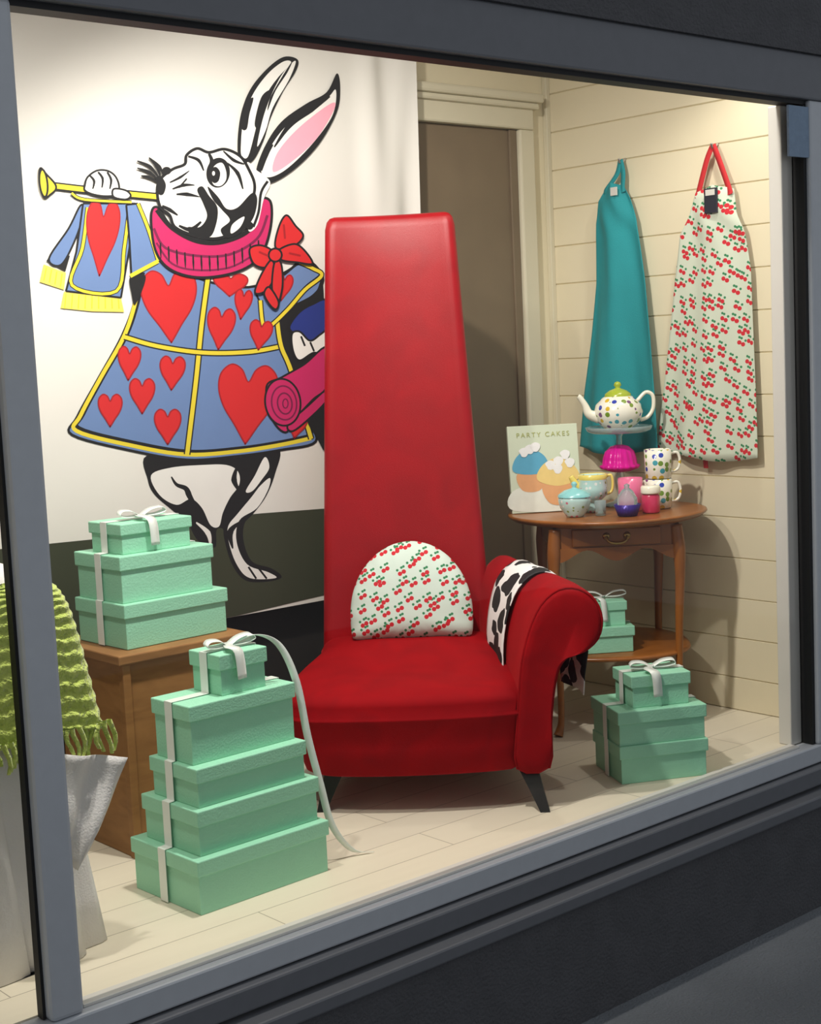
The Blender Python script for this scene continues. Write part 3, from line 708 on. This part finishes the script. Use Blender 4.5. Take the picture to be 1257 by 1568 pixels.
# ------------------------------------------------------------ aprons on the side wall
def apron(name,prof,mt,strapm,hook,amp,ph):
    e=empty(name)
    vs=[];fs=[];nu=40;nv=48
    zt=prof[0][0];zb=prof[-1][0]
    for j in range(nv+1):
        z=zt+(zb-zt)*j/nv
        for a,b_ in zip(prof[:-1],prof[1:]):
            if b_[0]<=z<=a[0]+1e-6:
                t=(a[0]-z)/(a[0]-b_[0])
                c=a[1]+(b_[1]-a[1])*t;w=a[2]+(b_[2]-a[2])*t;break
        for i in range(nu+1):
            s=i/nu*2-1;y=c-s*w/2
            k=(zt-z)/(zt-zb)
            x=SX-.03-amp*(.4+.6*k)*(1+math.sin(s*4.2+ph+k*1.5))*.5-.008*(1-s*s)-.004*(1+math.sin(s*11+z*6))*k
            x-=.008*math.exp(-((z-prof[0][0]+.08)/.07)**2)*(1+math.sin(s*6+z*20))
            zz=z+(.02*(1-abs(s)) if j==0 else 0)-(.012*math.sin(s*3+ph) if j==nv else 0)
            vs.append((x,y,zz))
    for j in range(nv):
        for i in range(nu): a=j*(nu+1)+i;fs.append((a,a+1,a+nu+2,a+nu+1))
    o=link('apron_cloth',vs,fs,mt,e,True);s=o.modifiers.new('s','SOLIDIFY');s.thickness=.002
    c,w=prof[0][1],prof[0][2];hz,hy=hook
    for sg in (-1,1): ribbon('neck_strap',[(SX-.03,hy,hz),(SX-.034,hy+sg*w*.16,hz-.05),(SX-.040,c+sg*w*.42,zt+.0),(SX-.042,c+sg*w*.45,zt-.02)],(0,1,.25*sg),.022,strapm,e)
    sweep('hook',[(SX-.003,hy,hz+.005),(SX-.03,hy,hz-.012),(SX-.04,hy,hz+.004)],.004,M['chrome'],e,8,)
    return e
ap=apron('cherry_apron',[(1.842,.452,.155),(1.76,.462,.20),(1.70,.465,.27),(1.56,.468,.32),(1.25,.488,.38),(.915,.512,.45)],M['cherry_yz'],M['redstrap'],(2.0,.458),.03,.5)
boxes('apron_tag',[(SX-.066,SX-.060,.420,.475,1.765,1.85)],M['blacktag'],ap,.001)
boxes('tag_label',[(SX-.068,SX-.066,.428,.467,1.825,1.845)],M['jamb'],ap,0)
ribbon('tie_string',[(SX-.03,.53,1.0),(SX-.03,.525,.93),(SX-.03,.52,.875)],(0,1,0),.02,M['redstrap'],ap)
ap2=apron('teal_apron',[(1.90,.90,.09),(1.86,.905,.15),(1.78,.90,.20),(1.56,.885,.25),(1.35,.89,.31),(1.15,.90,.37),(.93,.905,.42)],M['teal'],M['teal'],(2.0,.877),.055,1.6)
boxes('apron_tag',[(SX-.072,SX-.066,.865,.895,1.87,1.90)],M['jamb'],ap2,.001)
# ------------------------------------------------------------ draped seat at the left with knitted throw
ds=empty('draped_armchair',(.06,.12,0))
def drsec(z,fl,amp):
    out=[]
    for k,q in enumerate(dens(rrect(.78-fl,1.47+fl,.14-fl*.7,.62+fl*.3,.1,z),160)):
        a=k/160*2*math.pi
        out.append(Vector((q.x+amp*(math.sin(a*19)+.5*math.sin(a*31+z*3)),q.y+amp*math.cos(a*17)*.7,z)))
    return out
loft('white_drape',[drsec(.002,.06,.02),drsec(.12,.05,.018),drsec(.25,.04,.014),drsec(.45,.02,.009),drsec(.7,0,.003),drsec(.80,-.005,0),drsec(.86,-.02,0),drsec(.90,-.05,0),drsec(.92,-.10,0),drsec(.928,-.18,0)],M['cloth'],ds)
kt=empty('knitted_throw',(.06,.12,0))
vs=[];fs=[];nu=60;path=[(.150,.868),(.122,.845),(.108,.80),(.1,.72),(.092,.62),(.085,.53)]
PP=cr([(a,b_,0) for a,b_ in path],14);L=len(PP)
for j,q in enumerate(PP):
    k=j/(L-1)
    for i in range(nu+1):
        s=i/nu;xr=1.475+.085*k
        x=.95+(xr-.95)*s;wv=.0035*math.sin(j*1.3)+.003*math.sin(s*90)*math.cos(j*1.3)
        vs.append((x,q.x-wv-.012*math.sin(s*9)+(.04*max(0,(s-.93)/.07)**2),q.y-.01*math.sin(s*14)*k))
for j in range(L-1):
    for i in range(nu): a=j*(nu+1)+i;fs.append((a,a+1,a+nu+2,a+nu+1))
o=link('throw_body',vs,fs,M['knit'],kt,True);s=o.modifiers.new('s','SOLIDIFY');s.thickness=.012
fv=[];ff=[]
for i in range(44):
    x=.96+.60*i/43;y=.078+random.uniform(-.01,.01);l_=random.uniform(.05,.08)
    k=len(fv)
    for q in range(5):
        t=q/4
        for a in range(5):
            an=a*2*math.pi/5;r=.007*(1-.3*t);fv.append((x+.008*math.sin(t*4+i)+r*math.cos(an),y+r*math.sin(an),.54-l_*t))
    for q in range(4):
        for a in range(5): ff.append((k+q*5+a,k+q*5+(a+1)%5,k+(q+1)*5+(a+1)%5,k+(q+1)*5+a))
link('throw_fringe',fv,ff,M['knit'],kt,True)
lv=[];lf=[]
for j in range(13):
    t=j/12;z=.50-.26*t
    for i in range(13):
        s=i/12;wd=.20*(1-t*.55-.2*t*t)
        lv.append((1.38+.02*t+wd*s,.068+.014*math.sin(s*11+t*3)+.008*math.sin(t*7),z-.05*s*(1-t)+.02*math.sin(s*6)*t))
for j in range(12):
    for i in range(12): a=j*13+i;lf.append((a,a+1,a+14,a+13))
o=link('linen_corner',lv,lf,M['cloth'],ds,True);s=o.modifiers.new('s','SOLIDIFY');s.thickness=.002
# ------------------------------------------------------------ light
w=D.worlds.new('dusk');bpy.context.scene.world=w;w.use_nodes=True
w.node_tree.nodes['Background'].inputs[0].default_value=(.88,.93,1,1);w.node_tree.nodes['Background'].inputs[1].default_value=.38
def spot(name,loc,tgt,e,size,col=(1,.95,.875),blend=.6,r=.04):
    l=D.lights.new(name,'SPOT');l.energy=e;l.spot_size=math.radians(size);l.spot_blend=blend;l.color=col;l.shadow_soft_size=r
    o=D.objects.new(name,l);o.location=loc;COL.objects.link(o)
    o.rotation_euler=(Vector(tgt)-Vector(loc)).to_track_quat('-Z','Y').to_euler()
    return o
spot('ceiling_spotlight',(2.15,.08,2.55),(3.1,.70,.6),130,125)
spot('ceiling_spotlight',(3.85,.07,2.55),(4.15,.5,.6),26,95)
spot('ceiling_spotlight',(1.35,.05,2.5),(1.9,.7,.4),72,130)
l=D.lights.new('added_fill_light','AREA');l.shape='RECTANGLE';l.size=3.2;l.size_y=.1;l.energy=11;l.color=(1,.955,.89)  # added soft fill along the window head, not a real fixture
o=D.objects.new('added_fill_light',l);o.location=(2.6,.1,2.58);o.rotation_euler=(math.radians(12),0,0);COL.objects.link(o)
